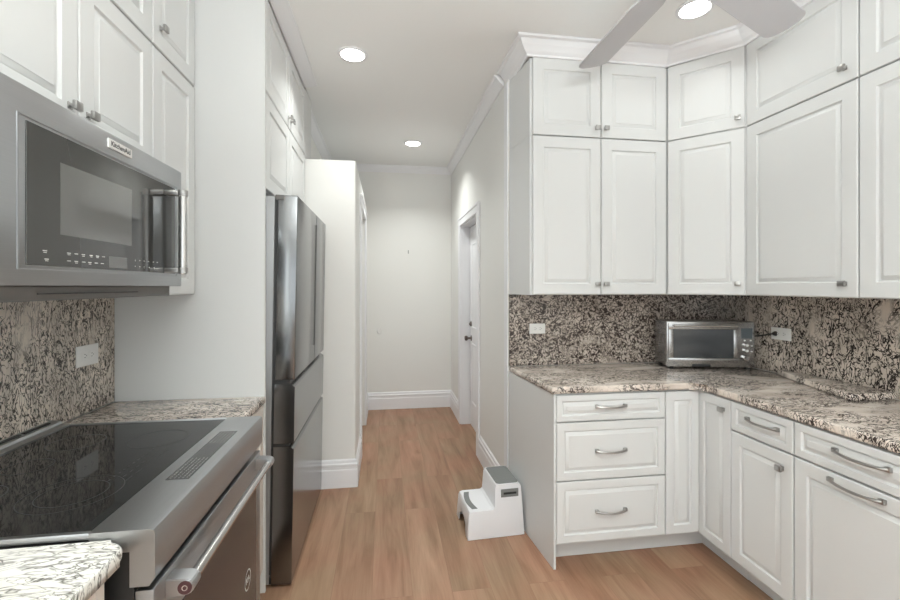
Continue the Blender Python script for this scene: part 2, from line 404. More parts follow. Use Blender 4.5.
# baseboards
BB = [(0, 0.0005), (0.016, 0.0005), (0.016, 0.125), (0.0125, 0.131), (0.0125, 0.150), (0.0155, 0.154), (0.0155, 0.166), (0.010, 0.172), (0.008, 0.190), (0.002, 0.198), (0, 0.198)]
struct('baseboard_hall_right', add_sweep(bmesh.new(), [(XH, 2.776), (XH, DY0 - 0.085)], BB), M['trim'])
struct('baseboard_hall_far', add_sweep(bmesh.new(), [(XH, DY1 + 0.085), (XH, YF), (XS, YF), (XS, LY1 + 0.085)], BB), M['trim'])
struct('baseboard_stub', add_sweep(bmesh.new(), [(XS, LY0 - 0.085), (XS, 3.175), (-0.56, 3.175)], BB), M['trim'])

# door in the hall's right wall
bm = bmesh.new()
def casing(bm, x, y0, y1, z, s, w=0.08):
    for (a, c) in ((y0 - w, y0 + 0.004), (y1 - 0.004, y1 + w)):
        add_box(bm, x, x - s * 0.018, a, c, 0.0005, z - 0.004, 0.003)
    add_box(bm, x, x - s * 0.018, y0 - w, y1 + w, z - 0.004, z + w - 0.004, 0.003)
    add_box(bm, x - s * 0.018, x - s * 0.024, y0 - w, y1 + w, z + w - 0.024, z + w - 0.004, 0.002)
casing(bm, XH, DY0, DY1, DZ, 1)
struct('trim_7', bm, M['trim'])
bm = box(XH, XH + 0.12, DY0, DY0 + 0.012, 0.001, DZ - 0.012); add_box(bm, XH, XH + 0.12, DY1 - 0.012, DY1, 0.001, DZ - 0.012); add_box(bm, XH, XH + 0.12, DY0, DY1, DZ - 0.012, DZ)
struct('trim_8', bm, M['trim'])
door = thing('door_1', '', 'door', (XH + 0.092, DY0, 0)); del door['label']; del door['category']; door['kind'] = 'structure'
def door_leaf(parent, w, h, s=1, gap=0.017):
    bm = bmesh.new()
    rings = [(0, 0.036), (0, 0.0), (0.0, 0.0)]
    add_box(bm, 0, 0.036, gap, w - gap, 0.012, h - gap)
    o = obj('door_leaf', bm, M['trim'], parent, sm=False)
    for (a, c, z0, z1) in ((0.13, 0.37, 0.25, 0.85), (0.46, 0.70, 0.25, 0.85), (0.13, 0.37, 1.0, 1.85), (0.46, 0.70, 1.0, 1.85)):
        f = bmesh.new(); rect_rings(f, a, c, z0, z1, [(0, 0.0), (0.004, -0.007), (0.014, -0.007), (0.022, -0.001), (0.04, -0.004)])
        bmesh.ops.rotate(f, verts=f.verts, cent=(0, 0, 0), matrix=Matrix.Rotation(-PI / 2, 3, 'Z'))
        # rotation sends +x to -y: mirror back into the opening
        for v in f.verts: v.co.y = -v.co.y
        obj('door_panel', f, M['trim'], o, loc=(0.0, 0, 0))
    return o
door_leaf(door, DY1 - DY0, DZ, gap=0.022)
def lathe_x(prof, n=20):
    """profile (x, r) about the x axis"""
    bm = bmesh.new(); rings = []
    for x, r in prof: rings.append([bm.verts.new((x, r * math.cos(2 * PI * k / n), r * math.sin(2 * PI * k / n))) for k in range(n)])
    for A, B in zip(rings, rings[1:]):
        for k in range(n): bm.faces.new((A[k], A[(k + 1) % n], B[(k + 1) % n], B[k]))
    bm.faces.new(rings[0][::-1]); bm.faces.new(rings[-1]); return bm
knob_m = mat('dark_door_hardware', (0.16, 0.13, 0.12), 0.3, 1.0)
obj('door_knob', lathe_x([(0, 0.028), (-0.006, 0.028), (-0.010, 0.010), (-0.035, 0.010), (-0.042, 0.022), (-0.055, 0.027), (-0.068, 0.020), (-0.070, 0.004)]), knob_m, door, loc=(0, DY1 - DY0 - 0.085, 0.895))
obj('deadbolt', lathe_x([(0, 0.026), (-0.014, 0.024), (-0.018, 0.012), (-0.024, 0.008)]), knob_m, door, loc=(0, DY1 - DY0 - 0.085, 1.04))
struct('door_gap_shade', box(XH + 0.13, XH + 0.14, DY0 - 0.1, DY1 + 0.1, 0, DZ + 0.1), M['shadow_gap'])  # dark sheet standing in for the shade seen through the door gap
# cased opening with closed door in the hall's left wall
bm = bmesh.new(); casing(bm, XS, LY0, LY1, LZ, -1)
struct('trim_10', bm, M['trim'])
door2 = thing('door_2', '', 'door', (XS - 0.11, LY0, 0)); del door2['label']; del door2['category']; door2['kind'] = 'structure'
obj('door_leaf', box(-0.036, 0, 0.005, LY1 - LY0 - 0.005, 0.01, LZ - 0.005), M['trim'], door2, sm=False)
obj('door_knob', lathe_x([(0, 0.028), (0.006, 0.028), (0.010, 0.010), (0.035, 0.010), (0.042, 0.022), (0.055, 0.027), (0.068, 0.020), (0.070, 0.004)]), knob_m, door2, loc=(0, 0.08, 0.93))

# backsplashes
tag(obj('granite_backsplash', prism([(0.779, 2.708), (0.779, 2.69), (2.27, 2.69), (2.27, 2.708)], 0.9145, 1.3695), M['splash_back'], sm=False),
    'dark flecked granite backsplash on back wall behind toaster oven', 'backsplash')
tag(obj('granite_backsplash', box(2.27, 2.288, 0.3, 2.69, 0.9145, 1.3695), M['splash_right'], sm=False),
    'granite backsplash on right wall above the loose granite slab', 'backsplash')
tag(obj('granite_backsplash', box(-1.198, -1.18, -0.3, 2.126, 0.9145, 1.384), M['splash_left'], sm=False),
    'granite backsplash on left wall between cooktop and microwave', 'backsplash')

# ------------------------------------------------------------------ cabinet hardware
def knob(parent, x, z, y=-0.0205):
    bm = bmesh.new(); add_tube(bm, [(x, y, z), (x, y - 0.016, z)], 0.0055, 10)
    add_box(bm, x - 0.0145, x + 0.0145, y - 0.026, y - 0.015, z - 0.012, z + 0.012, 0.002)
    add_box(bm, x - 0.009, x + 0.009, y - 0.003, y, z - 0.009, z + 0.009, 0.001)
    return obj('knob', bm, M['chrome'], parent)
def pull(parent, xc, z, w=0.155, y=-0.0205):
    bm = bmesh.new(); n = 14; pts = []; rr = []
    for i in range(n + 1):
        t = i / n; s = math.sin(PI * t) ** 0.6 if 0 < t < 1 else 0
        pts.append((xc - w / 2 + 0.006 + (w - 0.012) * t, y - 0.010 - 0.022 * s, z - 0.004 * s)); rr.append(0.0062 if 0.08 < t < 0.92 else 0.0075)
    add_tube(bm, pts, rr, 8, 0.85)
    for s in (-1, 1): add_box(bm, xc + s * (w / 2 - 0.006) - 0.009, xc + s * (w / 2 - 0.006) + 0.009, y - 0.015, y, z - 0.0085, z + 0.0085, 0.002)
    return obj('handle', bm, M['chrome'], parent)

# ------------------------------------------------------------------ right base cabinets
BZ0, BZ1 = 0.11, 0.872
c = thing('base_cabinet', 'white three drawer base cabinet beside the white step stool', 'cabinet', (0.847, 2.11, 0))
obj('body', box(0.001, 0.597, 0.001, 0.578, BZ0, 0.878), M['white'], c, sm=False)
pan = bmesh.new(); add_prism(pan, [(-0.012, -0.019), (-0.001, -0.019), (-0.001, 0.578), (-0.070, 0.578)], 0.001, 0.878)
obj('end_panel', pan, M['white'], c, sm=False)
obj('toe_kick', box(0.0, 0.597, 0.08, 0.095, 0.001, BZ0 - 0.001), M['white'], c, sm=False)
for z0, z1, fr in ((0.737, BZ1, 0.034), (0.440, 0.733, 0.045), (0.125, 0.436, 0.045)):
    d = obj('drawer', panel_front(0.001, 0.597, z0, z1, fr), M['white'], c)
    pull(d, 0.291, (z0 + z1) / 2 + (0.008 if z1 > 0.8 else 0.0), 0.165)
# corner cabinet
c = thing('corner_base_cabinet', 'white corner base cabinet with narrow folding door below toaster oven', 'cabinet', (1.445, 2.11, 0))
bm = prism([(0.001, 0.001), (0.216, 0.001), (0.216, -0.229), (0.80, -0.229), (0.80, 0.575), (0.001, 0.575)], BZ0, 0.878)
obj('body', bm, M['white'], c, sm=False)
obj('toe_kick', prism([(0.0, 0.08), (0.291, 0.08), (0.291, -0.229), (0.305, -0.229), (0.305, 0.095), (0.0, 0.095)], 0.001, BZ0 - 0.001), M['white'], c, sm=False)
obj('door', panel_front(0.001, 0.194, 0.125, BZ1, 0.05), M['white'], c)
fr = panel_front(0.001, 0.227, 0.115, BZ1, 0.05)
bmesh.ops.rotate(fr, verts=fr.verts, cent=(0, 0, 0), matrix=Matrix.Rotation(-PI / 2, 3, 'Z'))
bmesh.ops.translate(fr, verts=fr.verts, vec=(0.215, -0.001, 0))
d = obj('door', fr, M['white'], c)
kb = bmesh.new(); add_tube(kb, [(0, 0, 0), (-0.016, 0, 0)], 0.0055, 10); add_box(kb, -0.026, -0.015, -0.0145, 0.0145, -0.012, 0.012, 0.002); add_box(kb, -0.003, 0, -0.009, 0.009, -0.009, 0.009)
obj('knob', kb, M['chrome'], d, loc=(0.1945, -0.185, 0.818))
# right run, facing -x : local x runs toward the camera
def right_base(name, label, y, w, fronts):
    c = thing(name, label, 'cabinet', (1.66, y, 0), -PI / 2)
    obj('body', box(0.001, w - 0.001, 0.001, 0.58, BZ0, 0.878), M['white'], c, sm=False)
    obj('toe_kick', box(0.0, w, 0.08, 0.095, 0.001, BZ0 - 0.001), M['white'], c, sm=False)
    for f in fronts:
        if f[0] == 'drawer':
            d = obj('drawer', panel_front(0.001, w - 0.001, 0.735, BZ1, 0.034), M['white'], c)
        else:
            d = obj('door', panel_front(0.001, w - 0.001, 0.115, 0.730, 0.058), M['white'], c)
        f[1](d)
    return c
right_base('base_cabinet', 'narrow white base cabinet, one drawer over a knobbed door', 1.881, 0.326,
           [('drawer', lambda d: pull(d, 0.182, 0.817, 0.165)), ('door', lambda d: knob(d, 0.277, 0.662))])
right_base('base_cabinet', 'wide white base cabinet with handles on drawer and door, right edge', 1.553, 0.605,
           [('drawer', lambda d: pull(d, 0.258, 0.819, 0.185)), ('door', lambda d: pull(d, 0.24, 0.705, 0.185))])
right_base('base_cabinet', 'white base cabinet nearest the camera, outside the view', 0.947, 0.647,
           [('drawer', lambda d: pull(d, 0.32, 0.817, 0.165)), ('door', lambda d: knob(d, 0.59, 0.662))])
# worktop
def fillet(cx, cy, r, a0, a1, n=8): return [(cx + r * math.cos(a0 + (a1 - a0) * k / n), cy + r * math.sin(a0 + (a1 - a0) * k / n)) for k in range(n + 1)]
pts = [(0.778, 2.689), (0.824, 2.086)] + fillet(1.575, 2.026, 0.06, PI / 2, 0) + [(1.635, 0.30), (2.2695, 0.30), (2.2695, 2.689)]
tag(obj('worktop', prism(pts, 0.8795, 0.914, 0.011, 4), M['counter']), 'L-shaped granite worktop on the white cabinets at right', 'countertop')
# loose wedge of granite lying on the worktop
bm = prism([(2.262, 2.20), (2.215, 2.195)] + fillet(2.062, 1.672, 0.03, PI, 1.5 * PI, 5) + [(2.262, 1.642)], 0.915, 0.945, 0.005, 3)
tag(obj('granite_slab', bm, M['counter']), 'loose wedge shaped granite slab lying on the right worktop', 'slab')

# ------------------------------------------------------------------ right wall cabinets
UZ0, UZM, UZT = 1.37, 2.283, 2.728
def upper(label, loc, rot, w, d, z0, z1, doors, name='wall_cabinet', body=None, mat_=None, zb=None):
    c = thing(name, label, 'cabinet', (loc[0], loc[1], zb if zb is not None else z0), rot)
    b = body or box(0.001, w - 0.001, 0.001, d, 0.0008, z1 - z0 - 0.001)
    obj('body', b, M['white'], c, sm=False)
    for x0, x1, kx, kz in doors:
        o = obj('door', panel_front(x0, x1, 0.002, z1 - z0 - 0.002), M['white'], c)
        if kx is not None: knob(o, kx, kz)
    return c
SK = [(0.0, 0.001), (0.841, 0.001), (0.841, 0.29), (-0.035, 0.29)]
upper('tall two door wall cabinet above the granite left of toaster oven', (0.818, CAR_Y, 0), 0, 0.84, 0.29, UZ0, UZM,
      [(0.012, 0.425, 0.398, 0.065), (0.427, 0.839, 0.452, 0.065)], body=prism(SK, 0.0008, UZM - UZ0 - 0.001))
upper('short two door cabinet under the crown, nearest the hall', (0.818, CAR_Y, 0), 0, 0.84, 0.29, UZM, UZT,
      [(0.012, 0.425, 0.398, 0.055), (0.427, 0.839, 0.452, 0.055)], body=prism(SK, 0.0008, UZT - UZM - 0.001))
# diagonal corner pair
dx0, dy0 = 1.662, UF; dx1, dy1 = 1.93, 2.108
ang = math.atan2(dy1 - dy0, dx1 - dx0); dw = math.hypot(dx1 - dx0, dy1 - dy0)
def diag_body(h):
    c_, s_ = math.cos(-ang), math.sin(-ang); pts = []
    for X, Y in ((dx0, CAR_Y + 0.012), (dx1 + 0.012, dy1), (2.268, dy1), (2.268, 2.688), (dx0, 2.688)):
        x, y = X - ox, Y - oy; pts.append((x * c_ - y * s_, x * s_ + y * c_))
    return prism(pts, 0.0008, h)
nx, ny = -math.sin(ang), math.cos(ang)
ox, oy = dx0 + nx * 0.02, dy0 + ny * 0.02
upper('tall angled corner wall cabinet with one door above toaster oven', (ox, oy, 0), ang, dw, 0, UZ0, UZM,
      [(0.002, dw - 0.002, dw - 0.035, 0.065)], body=diag_body(UZM - UZ0 - 0.001), name='corner_wall_cabinet')
upper('short angled corner cabinet with one square door under the crown', (ox, oy, 0), ang, dw, 0, UZM, UZT,
      [(0.002, dw - 0.002, dw - 0.035, 0.055)], body=diag_body(UZT - UZM - 0.001), name='corner_wall_cabinet')
for y, w, l0, l1, kx in ((2.105, 0.566, 'tall wide single door wall cabinet right of the angled corner', 'short single door cabinet behind the fan blade tip at right', 0.515),
                     (1.537, 0.566, 'tall wall cabinet cut off by the right edge of view', 'short top cabinet in the upper right corner of view', 0.515),
                     (0.969, 0.566, 'tall wall cabinet nearest the camera, outside the view', 'short top cabinet nearest the camera, outside the view', 0.515)):
    upper(l0, (CAR_X, y, 0), -PI / 2, w, 0.31, UZ0, UZM, [(0.001, w - 0.001, kx, 0.062)])
    upper(l1, (CAR_X, y, 0), -PI / 2, w, 0.31, UZM, UZT, [(0.001, w - 0.001, kx, 0.062)])

# ------------------------------------------------------------------ left wall cabinets
LXF = -0.869     # carcass face, doors to -0.842
upper('two door cabinet directly above the microwave with paired knobs', (LXF, 0.966, 0), PI / 2, 0.794, 0.325, 1.850, 2.318,
      [(0.001, 0.399, 0.363, 0.062), (0.401, 0.793, 0.437, 0.062)])
upper('top row cabinet over the cabinet above the microwave', (LXF, 0.966, 0), PI / 2, 0.794, 0.325, 2.320, 2.785,
      [(0.001, 0.399, 0.363, 0.07), (0.401, 0.793, 0.437, 0.07)])
upper('narrow tall cabinet between the microwave and the fridge panel', (LXF, 1.762, 0), PI / 2, 0.365, 0.325, 1.384, 2.318,
      [(0.001, 0.362, 0.04, 0.065)])
upper('narrow top cabinet with knob beside the tall fridge panel', (LXF, 1.762, 0), PI / 2, 0.365, 0.325, 2.320, 2.785,
      [(0.001, 0.362, 0.055, 0.085)])
struct('trim_11', add_sweep(bmesh.new(), [(-0.849, 0.96), (-0.849, 2.126)], neg(CRL)), M['trim'])
struct('trim_12', box(-1.19, -0.850, 0.97, 2.126, 2.787, ZC - 0.001), M['white'])
tag(obj('alcove_divider', box(XL + 0.002, -0.550, 2.129, 2.147, 0.001, ZC - 0.001, 0.001, 1), M['white'], sm=False), 'tall white divider standing between left counter and refrigerator', 'divider')
FX = -0.57
upper('top row two door cabinet above the refrigerator', (FX, 2.150, 0), PI / 2, 1.012, 0.60, 2.335, 2.785,
      [(0.001, 0.505, 0.475, 0.055), (0.507, 1.010, 0.54, 0.055)])
upper('lower two door cabinet resting just above the refrigerator top', (FX, 2.150, 0), PI / 2, 1.012, 0.60, 1.875, 2.332,
      [(0.001, 0.505, None, None), (0.507, 1.010, None, None)])

# ------------------------------------------------------------------ left counters
bm = prism([(-1.1795, -0.3), (-0.506, -0.3)] + fillet(-0.541, 0.928, 0.035, 0, PI / 2, 8) + [(-1.1795, 0.963)], 0.8795, 0.914, 0.014, 4)
tag(obj('worktop', bm, M['counter_near']), 'pale streaked granite counter end in the lower left corner', 'countertop')
tag(obj('worktop', box(-1.1795, -0.545, 1.7535, 2.127, 0.8795, 0.914, 0.010, 3), M['counter']), 'narrow granite counter strip between range and tall white panel', 'countertop')
c = thing('base_cabinet', 'cream side cabinet under the pale counter in the lower left', 'cabinet', (-0.563, -0.3, 0), PI / 2)
obj('body', box(0, 1.252, 0.001, 0.60, 0.10, 0.878), M['beige'], c, sm=False)
obj('toe_kick', box(0, 1.252, 0.07, 0.085, 0.001, 0.099), M['beige'], c, sm=False)
obj('door', panel_front(0.64, 1.25, 0.115, 0.70, 0.058), M['beige'], c); obj('drawer', panel_front(0.64, 1.25, 0.705, 0.872, 0.034), M['beige'], c)
c = thing('base_cabinet', 'narrow cream cabinet sliver between range and refrigerator', 'cabinet', (-0.575, 1.7535, 0), PI / 2)
obj('body', box(0, 0.373, 0.001, 0.60, 0.10, 0.878), M['beige'], c, sm=False)
obj('toe_kick', box(0, 0.373, 0.03, 0.045, 0.001, 0.099), M['beige'], c, sm=False)
obj('door', panel_front(0.002, 0.371, 0.115, 0.872, 0.058), M['beige'], c)

# ------------------------------------------------------------------ range
RY0, RY1 = 0.968, 1.752
r = thing('slide_in_range', 'stainless electric range with black glass cooktop on left wall', 'range', (0, 0, 0))
obj('chassis', box(-1.15, -0.505, RY0 + 0.006, RY1 - 0.006, 0.03, 0.914), M['black'], r, sm=False)
bm = box(-1.112, -0.585, RY0 + 0.012, RY1 - 0.012, 0.9145, 0.9245, 0.002, 1)
glass = obj('cooktop_glass', bm, M['blackglass'], r)
def ring_xy(bm, cx, cy, rad, z, w=0.0012, n=48, a0=0, a1=2 * PI):
    prev = None
    for k in range(n + 1):
        a = a0 + (a1 - a0) * k / n
        p = [bm.verts.new((cx + (rad + s * w) * math.cos(a), cy + (rad + s * w) * math.sin(a), z)) for s in (-1, 1)]
        if prev: bm.faces.new((prev[0], prev[1], p[1], p[0]))
        prev = p
bm = bmesh.new()
for cx, cy, rad in ((-0.74, 1.17, 0.10), (-0.74, 1.17, 0.07), (-0.73, 1.55, 0.085), (-0.97, 1.17, 0.075), (-0.97, 1.55, 0.075), (-0.97, 1.36, 0.055)):
    ring_xy(bm, cx, cy, rad, 0.9248)
obj('burner_ring', bm, M['markdim'], glass, label='thin grey burner outlines')
bm = bmesh.new()
for k in range(5): add_box(bm, -0.655 + 0.0, -0.6535, 1.22 + k * 0.05, 1.255 + k * 0.05, 0.9246, 0.9249)
for k in range(11): add_box(bm, -0.70, -0.695, 1.23 + k * 0.022, 1.238 + k * 0.022 + random.random() * 0.006, 0.9246, 0.9249)
for k in range(6): add_box(bm, -0.675, -0.672, 1.25 + k * 0.03, 1.265 + k * 0.03, 0.9246, 0.9249)
obj('printed_marks', bm, M['markdim'], glass)
# frame strips and vent trim at the wall side
obj('frame_strip', box(-1.15, -0.585, RY0, RY0 + 0.0115, 0.9142, 0.928, 0.002), M['steel'], r)
obj('frame_strip', box(-1.15, -0.585, RY1 - 0.0115, RY1, 0.9142, 0.928, 0.002), M['steel'], r)
bm = add_extr_y(bmesh.new(), [(-1.178, 0.9145), (-1.113, 0.9145), (-1.113, 0.927), (-1.120, 0.930), (-1.140, 0.930), (-1.146, 0.938), (-1.172, 0.943), (-1.178, 0.943)], RY0 + 0.0005, RY1 - 0.0005)
vt = obj('vent_trim', bm, M['steel'], r)
bm = bmesh.new()
for k in range(6): add_box(bm, -1.168, -1.156, RY0 + 0.02 + k * 0.124, RY0 + 0.02 + k * 0.124 + 0.11, 0.9395, 0.9437)
obj('vent_slot', bm, M['black'], vt)
prof = [(-0.5848, 0.9275), (-0.474, 0.9275), (-0.466, 0.9255), (-0.463, 0.920), (-0.463, 0.828), (-0.474, 0.812), (-0.510, 0.812), (-0.510, 0.884), (-0.560, 0.884), (-0.5848, 0.9145)]
fa = obj('control_fascia', add_extr_y(bmesh.new(), prof, RY0, RY1), M['steel'], r)
def slope_z(x): return 0.9275
bm = bmesh.new(); v = [bm.verts.new((x, y, slope_z(x) + 0.0007)) for x, y in ((-0.553, 1.206), (-0.497, 1.206), (-0.497, 1.582), (-0.553, 1.582))]; bm.faces.new(v)
v2 = [bm.verts.new((q.co.x, q.co.y, q.co.z - 0.0015)) for q in v]; bm.faces.new(v2[::-1])
for k in range(4): bm.faces.new((v2[k], v2[(k + 1) % 4], v[(k + 1) % 4], v[k]))
cp = obj('control_panel', bm, M['ctrl'], fa, sm=False)
for x in (-0.545, -0.535, -0.525, -0.515, -0.505):
    for ks in (range(0, 13), range(24, 34)):
        bm = bmesh.new()
        for k in ks:
            y = 1.212 + k * 0.0107
            add_box(bm, x, x + 0.0014 + 0.0016 * random.random(), y, y + 0.004 + random.random() * 0.004, 0.92835, 0.9286)
        obj('lettering', bm, M['markmid'], cp, sm=False)
# oven door
dr = obj('oven_door', box(-0.5035, -0.468, RY0 + 0.006, RY1 - 0.006, 0.20, 0.800, 0.003), M['steel'], r)
obj('door_window', box(-0.4685, -0.4655, RY0 + 0.05, RY1 - 0.065, 0.255, 0.69, 0.001, 1), M['ovenglass'], dr)
HX, HZ = -0.426, 0.769
h = obj('handle', tube([(HX, 1.02, HZ), (HX, 1.722, HZ)], 0.0125, 20), M['bar'], dr)
for y in (1.02, 1.682):
    bm = bmesh.new(); add_extr_y(bm, [(-0.469, HZ - 0.020), (HX, HZ - 0.0175), (HX + 0.012, HZ - 0.012), (HX + 0.0165, HZ), (HX + 0.012, HZ + 0.012), (HX, HZ + 0.0175), (-0.469, HZ + 0.020)], y, y + 0.04, 0.002)
    obj('handle_bracket', bm, M['steel'], h)
def disc_y(cx, cz, y, rad, t, n=28, r_in=None):
    bm = bmesh.new(); add_tube(bm, [(cx, y, cz), (cx, y - t, cz)], rad, n); return bm
for (yy, s) in ((1.02, 1), (1.722, -1)):
    md = obj('medallion', disc_y(HX - 0.002, HZ, yy, 0.0145, 0.0016 * s), M['red'], h)
    obj('medallion_ring', disc_y(HX - 0.002, HZ, yy - 0.0016 * s, 0.0062, 0.0006 * s), M['bar'], md)
    obj('medallion_centre', disc_y(HX - 0.002, HZ, yy - 0.0022 * s, 0.004, 0.0006 * s), M['red'], md)
# oval badge low on the glass
bm = bmesh.new(); prev = None
for k in range(41):
    a = 2 * PI * k / 40
    p = [bm.verts.new((-0.4650, 1.585 + rr * 0.95 * math.cos(a), 0.415 + rr * math.sin(a))) for rr in (0.030, 0.034)]
    if prev: bm.faces.new((prev[0], prev[1], p[1], p[0]))
    prev = p
bdg = obj('badge', bm, M['mark'], dr)
tb = text_bm('KA', 0.028, 0.0003); bmesh.ops.rotate(tb, verts=tb.verts, cent=(0, 0, 0), matrix=Matrix.Rotation(PI / 2, 3, 'Z') @ Matrix.Rotation(PI / 2, 3, 'X'))
obj('badge_monogram', tb, M['mark'], bdg, loc=(-0.4650, 1.585, 0.415))
obj('storage_drawer', box(-0.5035, -0.460, RY0 + 0.006, RY1 - 0.006, 0.05, 0.19, 0.004), M['steel'], r)

# ------------------------------------------------------------------ microwave
MY0, MY1, MX, MZ0, MZ1 = 0.962, 1.764, -0.752, 1.421, 1.845
w = thing('microwave_oven', 'stainless over-range microwave with grey glass door and bar handle', 'microwave', (0, 0, 0))
obj('body', box(-1.178, -0.792, MY0 + 0.004, MY1 - 0.004, 1.386, 1.838), M['darkgrey'], w, sm=False)
ft = obj('front_panel', box(-0.7915, MX, MY0, MY1, MZ0, MZ1, 0.003), M['steel'], w)
bm = add_extr_y(bmesh.new(), [(-0.792, 1.389), (-0.792, 1.4195), (-0.775, 1.4195), (-0.780, 1.400)], MY0 + 0.02, MY1 - 0.04)
under = obj('lower_visor', bm, M['darkgrey'], w)
bm = bmesh.new(); add_box(bm, -0.776, -0.7725, MY0 + 0.15, MY1 - 0.25, 1.4015, 1.4045)
obj('vent_slot', bm, M['black'], under)
# door glass, framed by a raised bright bead
G = (1.046, 1.708, 1.466, 1.772)
def ring_x(bm, y0, y1, z0, z1, t, x0, x1):
    add_box(bm, x0, x1, y0, y1, z1 - t, z1); add_box(bm, x0, x1, y0, y1, z0, z0 + t)
    add_box(bm, x0, x1, y0, y0 + t, z0 + t, z1 - t); add_box(bm, x0, x1, y1 - t, y1, z0 + t, z1 - t)
bm = bmesh.new(); ring_x(bm, 1.024, 1.722, 1.456, 1.782, 0.003, MX - 0.001, MX + 0.002)
obj('door_bead', bm, M['steel'], ft, sm=False)
gl = obj('door_glass', box(MX - 0.002, MX + 0.0025, *G, 0.0008, 1), M['microglass'], ft)
obj('window', box(MX + 0.002, MX + 0.0031, 1.143, 1.434, 1.541, 1.709), M['microwindow'], gl, sm=False)
obj('display', box(MX + 0.002, MX + 0.0031, 1.325, 1.41, 1.467 + 0.005, 1.503), M['microwindow'], gl, sm=False)
for (z, ys) in ((1.4985, (1.09, 1.165, 1.19, 1.215, 1.245, 1.27, 1.295, 1.45, 1.475, 1.50, 1.525, 1.555, 1.58)), (1.480, (1.095, 1.165, 1.19, 1.217, 1.24, 1.265, 1.29, 1.45, 1.475, 1.50, 1.53, 1.56))):
    for y in ys:
        ww = 0.012 if y < 1.3 else 0.004
        bm = box(MX + 0.0026, MX + 0.0033, y, y + ww, z, z + 0.0022)
        if random.random() < 0.6: add_box(bm, MX + 0.0026, MX + 0.0033, y + 0.002, y + ww - 0.001, z - 0.0035, z - 0.002)
        obj('button_mark', bm, M['mark'], gl, sm=False)
# name plate
pl = obj('name_plate', box(MX - 0.001, MX + 0.003, 1.324, 1.436, 1.802, 1.828, 0.001, 1), M['plate'], ft)
tb = text_bm('KitchenAid', 0.0205, 0.0004); bmesh.ops.rotate(tb, verts=tb.verts, cent=(0, 0, 0), matrix=Matrix.Rotation(PI / 2, 3, 'Z') @ Matrix.Rotation(PI / 2, 3, 'X'))
obj('lettering', tb, M['ink'], pl, loc=(MX + 0.0034, 1.380, 1.8155))
HY, HXM = 1.640, -0.695
h = obj('handle', tube([(HXM, HY, 1.464), (HXM, HY, 1.752)], 0.0135, 20), M['bar'], ft)
for z in (1.734, 1.466):
    bm = bmesh.new(); add_box(bm, MX + 0.002, HXM - 0.004, HY - 0.013, HY + 0.013, z, z + 0.018, 0.003)
    add_tube(bm, [(HXM, HY, z - 0.001), (HXM, HY, z + 0.019)], 0.0165, 20)
    obj('handle_bracket', bm, M['chrome'], h)

# ------------------------------------------------------------------ refrigerator
f = thing('refrigerator', 'tall dark stainless french door refrigerator in its white alcove', 'refrigerator', (-0.530, 2.155, 0))
LEAN = math.radians(0.95); f.rotation_euler = (0, LEAN, 0)
FW, FH, FZ = 0.975, 1.852, 0.02
obj('casing', box(-0.55, -0.012, 0.0, FW, FZ, 1.845, 0.003), M['fridge_side'], f)
obj('gasket', box(-0.012, 0.0, 0.008, FW - 0.008, FZ + 0.04, 1.838), M['black'], f, sm=False)
obj('base_grille', box(-0.02, 0.0, 0.01, FW - 0.01, FZ - 0.005, 0.048), M['black'], f, sm=False)
SY = 0.568
for k, (a, b_) in enumerate(((0.0, SY - 0.002), (SY + 0.002, FW))):
    bm = box(0.0, 0.092, a, b_, 0.980, FH, 0.006, 3); obj('door', bm, M['fridge'], f)
obj('door_handle_groove', box(0.085, 0.0932, SY - 0.012, SY + 0.012, 1.07, 1.79), M['black'], f, sm=False)
for z0, z1 in ((0.680, 0.960), (0.016, 0.665)):
    prof = [(0.0, z0), (0.088, z0), (0.092, z0 + 0.004), (0.092, z1 - 0.014), (0.072, z1), (0.0, z1)]
    obj('drawer', add_extr_y(bmesh.new(), prof, 0.0, FW), M['fridge'], f)
bm = box(0.0, 0.070, 0.004, FW - 0.004, 0.961, 0.979); add_box(bm, 0.0, 0.070, 0.004, FW - 0.004, 0.666, 0.679)
obj('handle_recess', bm, M['black'], f, sm=False)
for y in (0.0, FW - 0.05):
    bm = box(-0.010, 0.030, y - 0.004, y + 0.048, 1.828, 1.8515, 0.002); obj('hinge_cover', bm, M['darkgrey'], f)

# ------------------------------------------------------------------ toaster oven
TA = math.radians(-13); TW, TD, TH = 0.514, 0.196, 0.292
t = thing('toaster_oven', 'stainless countertop toaster oven with glass door angled in the corner', 'toaster oven', (1.708, 2.460, 0.9145), TA)
obj('body', box(0.002, TW - 0.002, 0.012, TD, 0.018, TH, 0.008, 3), M['steel_v'], t)
fp = obj('front_panel', box(0, TW, 0.0, 0.0118, 0.014, TH - 0.003, 0.004), M['steel_v'], t)
obj('crumb_tray', box(0.15, 0.255, -0.006, 0.004, 0.016, 0.03, 0.002), M['black'], t)
bm = bmesh.new()
dx = 0.418
for a in ((0.008, dx, 0.218, 0.280), (0.008, dx, 0.045, 0.066)): pass
add_box(bm, 0.008, dx, -0.012, -0.0005, 0.245, 0.282, 0.003); add_box(bm, 0.008, dx, -0.012, -0.0005, 0.048, 0.070, 0.003)
add_box(bm, 0.008, 0.035, -0.012, -0.0005, 0.071, 0.244, 0.002); add_box(bm, dx - 0.032, dx, -0.012, -0.0005, 0.071, 0.244, 0.002)
d = obj('door', bm, M['steel_v'], t)
obj('door_window', box(0.0352, dx - 0.0322, -0.008, -0.001, 0.0712, 0.2438), M['glass_dark'], d, sm=False)
bm = bmesh.new(); add_tube(bm, [(0.03, -0.034, 0.268), (dx - 0.022, -0.034, 0.268)], 0.008, 14)
for x in (0.045, dx - 0.037): add_box(bm, x - 0.007, x + 0.007, -0.032, -0.012, 0.260, 0.275, 0.002)
obj('handle', bm, M['bar'], d)
